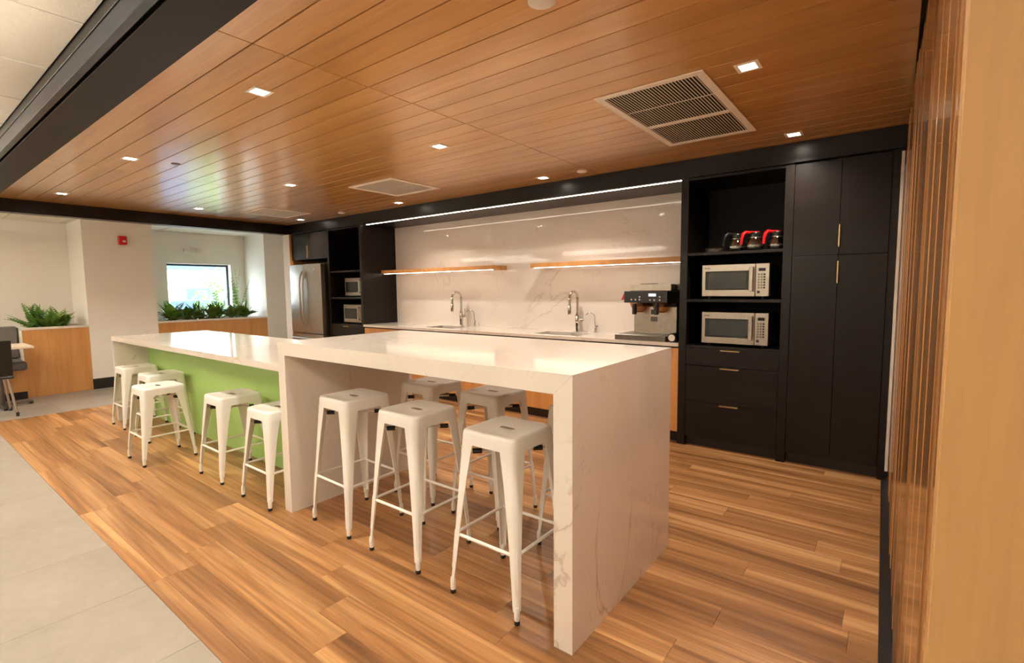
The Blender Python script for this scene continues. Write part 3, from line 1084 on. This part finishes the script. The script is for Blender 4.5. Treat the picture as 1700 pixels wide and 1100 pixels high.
part('cylinder', MB().lathe([(.04, .31), (.04, .0)], (-1.545, 4.33, ZK + .0405), 20, 'y') if False else MB().lathe([(.038, 4.315), (.04, 4.32), (.04, 4.44), (.036, 4.445)], (-1.545, 0, ZK + .0405), 20, 'y'), M['blackpl'], sg)
part('dial', MB().lathe([(.030, 4.3148), (.029, 4.311), (.01, 4.311)], (-1.545, 0, ZK + .0405), 20, 'y'), M['white'], sg)


# ------------------------------------------------------------------ stools
def superell(a, b, p, zz, n=48):
    l = []
    for k in range(n):
        t = 2 * math.pi * (k + .5) / n
        c, s = math.cos(t), math.sin(t)
        l.append((a * math.copysign(abs(c) ** (2 / p), c), b * math.copysign(abs(s) ** (2 / p), s), zz))
    return l


def stool(h, name, group):
    t = thing(name, 'x', 'stool', (0, 0, 0), group)
    S = .150
    zk = h - .062
    def cz(zz):                       # half width of the frame at a height
        return .196 + (S + .004 - .196) * (zz / zk)
    loops = [superell(S + .006, S + .006, 9, zk), superell(S + .003, S + .003, 9, h - .016), superell(S - .001, S - .001, 9, h - .004), superell(S - .008, S - .008, 9, h),
             superell(S - .022, S - .022, 8, h - .001), superell(S - .034, S - .034, 7, h - .005), superell(.075, .060, 4, h - .006), superell(.040, .016, 3.4, h - .006), superell(.040, .016, 3.4, h - .008),
             superell(.075, .060, 4, h - .008), superell(S - .012, S - .012, 8, h - .012), superell(S - .001, S - .001, 9, zk)]
    mb = MB().loft(loops + [loops[0]], False, False)
    me = mb.mesh('seat', sharp=50)
    me.materials.append(M['stool'])
    link('seat', me, t)
    # sheet metal leg at the +x +y corner
    mb = MB()
    loops = []
    zb = .055
    for i in range(9):
        u = i / 8
        zz = zk + .01 + (zb - zk - .01) * u
        c = cz(zz)
        w = (.074 * (1 - u) + .024 * u) - .006 * math.sin(math.pi * u)
        if i == 0:
            w += .004
        if i == 1:
            w += .002
        r_ = .030 * (1 - u) + .016 * u
        r_ = min(r_, w * .8)
        th = .005
        out, inn = [(c - w, c)], [(c - w, c - th)]
        for k in range(6):
            a = math.pi / 2 * (1 - k / 5)
            out.append((c - r_ + r_ * math.cos(a), c - r_ + r_ * math.sin(a)))
            inn.append((c - r_ + (r_ - th) * math.cos(a), c - r_ + (r_ - th) * math.sin(a)))
        out.append((c, c - w))
        inn.append((c - th, c - w))
        loops.append([(x, y, zz) for x, y in out + inn[::-1]])
    mb.loft(loops)
    # embossed rib down the lower corner
    q = .7071
    def corner(zz, o):
        c = cz(zz)
        u = (zk + .01 - zz) / (zk + .01 - zb)
        r_ = .030 * (1 - u) + .016 * u
        d = c - r_ + (r_ + o) * q
        return d
    rl = []
    z1r, z0r = h * .40, h * .15
    for zz, ww, oo in ((z1r, .002, -.001), (z1r - .012, .006, .0022), (z0r + .012, .006, .0022), (z0r, .002, -.001)):
        d = corner(zz, oo)
        di = corner(zz, -.004)
        rl.append([(d - ww * q, d + ww * q, zz), (d + ww * q, d - ww * q, zz), (di + ww * q, di - ww * q, zz), (di - ww * q, di + ww * q, zz)])
    mb.loft(rl)
    me = mb.mesh('leg', sharp=50)
    me.materials.append(M['stool'])
    cf = cz(.03) - .012
    fm_ = MB().lathe([(.0115, .018), (.0125, .03), (.0128, .06), (.010, .075)], (cf - .0, cf - .0, 0), 12).mesh('foot_sleeve')
    fm_.materials.append(M['stool'])
    rm_ = MB().lathe([(.011, 0), (.0125, .004), (.0125, .018)], (cf, cf, 0), 12).mesh('foot_cap')
    rm_.materials.append(M['rubber'])
    zs_ = h * .37
    cs = cz(zs_) - .012
    sm = MB().tube([(-cs, cs + .004, zs_), (cs, cs + .004, zs_)], .0075, 8).mesh('stretcher')
    sm.materials.append(M['stool'])
    zx = h - .105
    cx = cz(zx) - .012
    bm_ = MB().tube([(-cx, -cx, zx), (cx, cx, zx)], .006, 8).mesh('brace')
    bm_.materials.append(M['stool'])
    pm = MB().tube([(cx - .062, cx - .062, zx), (cx - .032, cx - .032, zx)], .0125, 8).mesh('bumper')
    pm.materials.append(M['rubber'])
    for k in range(4):
        l = link('leg', me, t)
        l.rotation_euler.z = k * math.pi / 2
        link('foot_sleeve', fm_, l)
        link('foot_cap', rm_, l)
        o = link('stretcher', sm, t)
        o.rotation_euler.z = k * math.pi / 2
        if k < 2:
            o = link('brace', bm_, t)
            o.rotation_euler.z = k * math.pi / 2
        o = link('bumper', pm, t)
        o.rotation_euler.z = k * math.pi / 2
    return t


bar0 = stool(.762, 'bar_stool', 'tall white metal bar stools at the quartz table')
bars = [(-1.357, 1.722, 0.0, 'tall white metal bar stool in front, next to the near quartz leg'),
        (-1.967, 1.73, 0.0, 'tall white metal bar stool in front, middle of the front three at the quartz table'),
        (-2.53, 1.735, -0.03, 'tall white metal bar stool in front, next to the quartz leg by the green panel'),
        (-1.925, 2.305, 0.0, 'tall white metal bar stool on the far side, middle of the back three'),
        (-2.47, 2.305, 0.0, 'tall white metal bar stool on the far side, nearest the green island'),
        (-1.285, 2.31, 0.0, 'tall white metal bar stool on the far side, mostly hidden by the near quartz leg')]
for i, (x, y, a, lb) in enumerate(bars):
    o = bar0 if i == 0 else copy_tree(bar0)
    o.location = (x, y, 0)
    o.rotation_euler.z = a
    o['label'] = lb
cnt0 = stool(.615, 'counter_stool', 'low white metal counter stools at the green island')
cnts = [(-4.826, 1.432, 'low white metal stool pulled out farthest from the green panel'),
        (-6.272, 1.680, 'low white metal stool at the far end of the green panel'),
        (-5.54, 1.675, 'low white metal stool half hidden behind the pulled-out one'),
        (-3.945, 1.645, 'low white metal stool second from the tall quartz table along the green panel'),
        (-3.242, 1.64, 'low white metal stool closest to the tall quartz table, partly behind its leg')]
for i, (x, y, lb) in enumerate(cnts):
    o = cnt0 if i == 0 else copy_tree(cnt0)
    o.location = (x, y, 0)
    o['label'] = lb


# ------------------------------------------------------------------ planters and plants
def planter(y0, y1, label, side):
    t = thing('planter_box', label, 'planter', (XP - .3, (y0 + y1) / 2, 0))
    g = .0015
    y0 += g
    y1 -= g
    zt = .925
    part('front_panel', MB().box(XP - .02, XP, y0, y1, 0, zt - .03, .001), M['base_wood'], t)
    if side:
        part('side_panel', MB().box(XL + .002, XP - .0205, y0, y0 + .02, 0, zt - .03, .001), M['white'], t)
    part('trough', MB().box(XL + .002, XP - .021, y0 + .021, y1, .3, zt - .12), M['soil'], t)
    cap = MB().box(XP - .09, XP + .008, y0, y1, zt - .0295, zt, .002).box(XL + .002, XL + .08, y0, y1, zt - .0295, zt, .002)
    cap.box(XL + .08, XP - .09, y0, y0 + .07, zt - .0295, zt, .002).box(XL + .08, XP - .09, y1 - .07, y1, zt - .0295, zt, .002)
    part('stone_cap', cap, M['stone'], t)
    return t


planter(1.22, 1.91, 'maple planter box with white cap beside the bench', True)
planter(2.75, 4.45, 'maple planter box with white cap below the window', False)
solo('outlet_plate', MB().box(XP - .27, XP - .20, 1.215, 1.2212, .58, .70, .002), M['white'], 'white outlet plate on the planter end by the bench', 'outlet')


def frond_mesh(name, mat, n, L, W, droop, kind):
    mb = MB()
    pts = []
    for i in range(n + 1):
        u = i / n
        pts.append(Vector((L * (u - .12 * u * u * droop), 0, L * (.75 * u - droop * u * u))))
    mb.tube(pts, [.003 * (1 - .8 * i / n) + .0006 for i in range(n + 1)], 4, False)
    if kind == 'fern':
        for i in range(2, n):
            u = i / n
            w = W * math.sin(math.pi * min(1, .15 + .88 * u)) + .004
            p = pts[i]
            d = (pts[i + 1] - pts[i]).normalized()
            for s in (-1, 1):
                tip = p + Vector((0, s * w, -.12 * w)) + d * w * .55
                m1 = p + Vector((0, s * w * .45, .05 * w)) + d * (w * .55 + .006)
                m2 = p + Vector((0, s * w * .5, 0)) + d * (w * .05 - .004)
                mb.add([p, m2, tip, m1], [(0, 1, 2), (0, 2, 3)])
    else:
        l0, l1 = [], []
        for i in range(n + 1):
            u = i / n
            w = W * math.sin(math.pi * (u ** .7)) + .001
            l0.append(pts[i] + Vector((0, -w, .25 * w)))
            l1.append(pts[i] + Vector((0, w, .25 * w)))
        for i in range(n):
            mb.add([l0[i], pts[i], pts[i + 1], l0[i + 1]], [(0, 1, 2, 3)])
            mb.add([pts[i], l1[i], l1[i + 1], pts[i + 1]], [(0, 1, 2, 3)])
    me = mb.mesh(name, sharp=60)
    me.materials.append(mat)
    return me


fern_a = frond_mesh('frond', M['leaf'], 11, .36, .062, .42, 'fern')
fern_b = frond_mesh('frond', M['leaf2'], 11, .32, .058, .45, 'fern')
broad_a = frond_mesh('leaf', M['leaf'], 7, .27, .048, .40, 'broad')
broad_b = frond_mesh('leaf', M['leaf2'], 7, .25, .055, .42, 'broad')
sword = frond_mesh('leaf', M['leaf'], 8, .40, .018, .30, 'broad')
spray = frond_mesh('frond', M['leaf'], 14, .66, .026, .14, 'fern')


def plant(name, label, x, y, specs, group, zb=.84):
    t = thing(name, label, 'plant', (x, y, zb), group)
    for me, n, e0, e1, s0, s1 in specs:
        for k in range(n):
            o = link(me.name.split('.')[0], me, t, (U(-.02, .02), U(-.02, .02), U(.0, .05)))
            az = 2 * math.pi * (k + R() * .7) / n
            o.rotation_euler = (U(-.3, .3), -U(e0, e1), az)
            s = U(s0, s1)
            o.scale = (s, s, s)
    return t


g1, g2 = 'plants in the planter beside the bench', 'plants in the planter below the window'
plant('fern_plant', 'dark green fern at the bench end of the left planter', -9.42, 1.42, [(fern_a, 14, .1, .9, .8, 1.15), (sword, 6, .3, 1.0, .7, 1.0)], g1)
plant('fern_plant', 'bright green fern in the middle of the left planter', -9.30, 1.54, [(fern_b, 12, .1, .8, .8, 1.1), (fern_a, 8, .3, 1.0, .8, 1.1)], g1)
plant('fern_plant', 'dark green fern against the pier in the left planter', -9.40, 1.66, [(fern_a, 12, .2, 1.0, .75, 1.05), (broad_a, 7, .2, .9, .8, 1.2)], g1)
specs2 = [
    (-9.35, 3.03, [(broad_b, 10, .0, .7, .8, 1.2), (fern_a, 8, .2, .9, .7, 1.0)], 'leafy plant against the pier in the window planter'),
    (-9.40, 3.08, [(fern_b, 9, .1, .9, .8, 1.1), (broad_a, 6, .1, .9, .7, 1.0), (sword, 4, .5, 1.0, .6, .8)], 'dark broad-leaved plant left of the window in the planter'),
    (-9.32, 3.26, [(fern_b, 10, .0, .8, .7, 1.0), (broad_a, 6, .2, .9, .8, 1.1)], 'lime fern below the left edge of the window'),
    (-9.42, 3.44, [(fern_a, 9, .1, .9, .8, 1.0), (broad_b, 8, .0, .7, .7, 1.0)], 'dark leafy plant below the left half of the window'),
    (-9.33, 3.62, [(broad_b, 14, .1, 1.1, .9, 1.3)], 'round lime green plant below the middle of the window'),
    (-9.42, 3.78, [(fern_a, 10, .1, .9, .8, 1.0), (spray, 5, .6, 1.1, .7, 1.0)], 'fern with airy sprays below the right half of the window'),
    (-9.35, 3.95, [(broad_b, 7, .0, .9, .7, 1.0), (fern_b, 9, .2, .8, .7, 1.0)], 'mixed leafy plant below the right edge of the window'),
    (-9.42, 4.10, [(fern_b, 8, .1, .8, .8, 1.1), (spray, 7, .7, 1.2, .8, 1.15)], 'tall airy plant with arching sprays beside the window frame'),
    (-9.35, 4.19, [(broad_b, 8, .0, .7, .7, 1.0), (sword, 8, .5, 1.1, .6, .9)], 'spiky plant at the alcove corner of the window planter'),
]
for x, y, sp, lb in specs2:
    plant('leafy_plant', lb, x, y, [(a, n, e0, e1, s0 * 1.05, s1 * 1.05) for a, n, e0, e1, s0, s1 in sp + [(fern_b, 7, -.35, .3, .7, .95)]], g2, .89)

# ------------------------------------------------------------------ alarm, emergency light
al = thing('fire_alarm', 'red fire alarm strobe on the cream pier', 'fire alarm', (XP, 2.37, 2.075))
part('housing', MB().box(XP, XP + .045, 2.318, 2.422, 2.078, 2.205, .008), M['red'], al)
part('strobe', MB().box(XP + .0455, XP + .06, 2.362, 2.402, 2.115, 2.142, .004), M['white'], al)
el = thing('emergency_light', 'white two-headed emergency light above the window', 'emergency light', (XL, 3.56, 2.04))
part('housing', MB().box(XL, XL + .05, 3.44, 3.69, 2.06, 2.125, .006), M['white'], el)
for yy in (3.46, 3.65):
    part('lamp_head', MB().lathe([(.03, .0), (.042, .03), (.044, .06), (.03, .066)], (XL + .045, yy, 2.10), 14, 'x'), M['white'], el)

# ------------------------------------------------------------------ bench, table, chair at the left edge
bn = thing('banquette_bench', 'grey upholstered bench with wood base beside the planter', 'bench', (-9.2, 0.3, 0))
part('base', MB().box(-9.5, -8.98, -.6, 1.215, .1, .40), M['base_wood'], bn)
part('toe_kick', MB().box(-9.5, -9.0, -.6, 1.215, 0, .0995), M['black'], bn)
part('seat_cushion', MB().box(-9.42, -8.80, -.6, 1.21, .401, .51, .02), M['grey'], bn)
part('backrest', MB().box(-9.5, -9.30, -.6, 1.212, .511, .94, .015), M['grey'], bn)
tb = thing('cafe_table', 'pale square cafe table with grey pedestal by the bench', 'table', (-8.6, .88, 0))
part('tabletop', MB().box(-8.92, -8.30, .60, 1.215, .715, .742, .004), M['tabletop'], tb)
part('column', MB().lathe([(.035, .04), (.035, .70)], (-8.57, .92, 0), 14).box(-8.75, -8.38, .86, .98, .695, .7145), M['steel2'], tb)
part('foot_bar', MB().box(-8.85, -8.26, .89, .95, .02, .045, .006), M['steel2'], tb)
part('foot_bar', MB().box(-8.60, -8.54, .64, 1.20, .02, .044, .006), M['steel2'], tb)
for q in ((-8.83, .92), (-8.28, .92), (-8.57, .66), (-8.57, 1.18)):
    part('glide', MB().lathe([(.02, 0), (.02, .02)], (q[0], q[1], 0), 10), M['rubber'], tb)
chx, chy = -8.02, .74
ch = thing('side_chair', 'black shell side chair with metal legs at the cafe table', 'chair', (chx, chy, 0))
part('seat', MB().loft([superell(.22, .22, 4, h, 24) for h in (.43, .45)]).mesh and MB().box(chx - .22, chx + .22, chy - .22, chy + .22, .43, .46, .012), M['blackpl'], ch)
part('backrest', MB().prism([(chx + .17, .47), (chx + .21, .465), (chx + .27, .86), (chx + .24, .865)], 'y', chy - .21, chy + .21), M['blackpl'], ch)
for sx, sy in ((-1, -1), (1, -1), (1, 1), (-1, 1)):
    lg = part('leg', MB().tube([(chx + sx * .17, chy + sy * .17, .43), (chx + sx * .22, chy + sy * .215, .02)], .012, 8), M['steel'], ch)
    part('glide', MB().lathe([(.014, 0), (.014, .045)], (chx + sx * .221, chy + sy * .216, 0), 8), M['rubber'], lg)

# ------------------------------------------------------------------ outside the window
struct('ground_outside', MB().box(-60, XL - .3, -30, 40, -.3, -.1), M['asphalt'], 'pale ground outside the window')
bd = thing('white_building', 'bright white building seen through the window', 'building', (-22, 9, -.1))
part('wall', MB().box(-24, -20, -4, 11, -.1, 2.15), M['outwall'], bd)
part('eave', MB().box(-24.2, -19.6, -4.2, 11.2, 2.15, 2.4), M['outblue'], bd)
for k in range(5):
    part('window', MB().box(-20.0, -19.95, 1.0 + k * 2.0, 1.9 + k * 2.0, .9, 1.5), M['outblue'], bd)
hd_ = thing('parked_van', 'slate blue vehicle shape parked outside the window', 'vehicle', (-15.5, 5.3, -.1))
part('body', MB().loft([[(-15.5 + sx, 5.6 + sy, zz) for sx, sy in ((-.8, -1.3 + q), (.8, -1.3 + q), (.8, 1.1 - q), (-.8, 1.1 - q))] for zz, q in ((.2, .05), (.75, 0), (.8, .25), (1.15, .5))]), M['outblue'], hd_)
for yy in (4.75, 6.1):
    part('wheel', MB().lathe([(.3, -14.72), (.3, -14.68)], (0, yy, .2), 16, 'x'), M['blackpl'], hd_)


def bush(label, x, y, h, n, rad):
    t = thing('garden_shrub', label, 'shrub', (x, y, -.1), 'shrubs outside the window')
    part('stem', MB().tube([(x, y, -.1), (x + .05, y, h * .6), (x, y + .05, h * .9)], [.04, .025, .008], 7), M['bark'], t)
    mb = MB()
    for i in range(n):
        a, e, rr = U(0, 6.28), U(-1, 1), rad * (R() ** .4)
        c = Vector((x + rr * math.cos(a) * math.sqrt(1 - e * e), y + rr * math.sin(a) * math.sqrt(1 - e * e), h * .62 + rr * e * h * .45 / rad))
        d1 = Vector((U(-1, 1), U(-1, 1), U(-1, 1))).normalized()
        d2 = d1.cross(Vector((U(-1, 1), U(-1, 1), U(-1, 1)))).normalized()
        s = U(.05, .10)
        mb.add([c - d1 * s, c + d2 * s * .45, c + d1 * s, c - d2 * s * .45], [(0, 1, 2, 3)])
    o = part('foliage', mb, M['leafpale'], t)
    o['kind'] = 'stuff'


bush('light green shrub outside the right half of the window', -12.2, 5.1, 1.9, 650, .7)
bush('light green shrub outside the right edge of the window', -13.4, 6.6, 2.3, 650, .8)
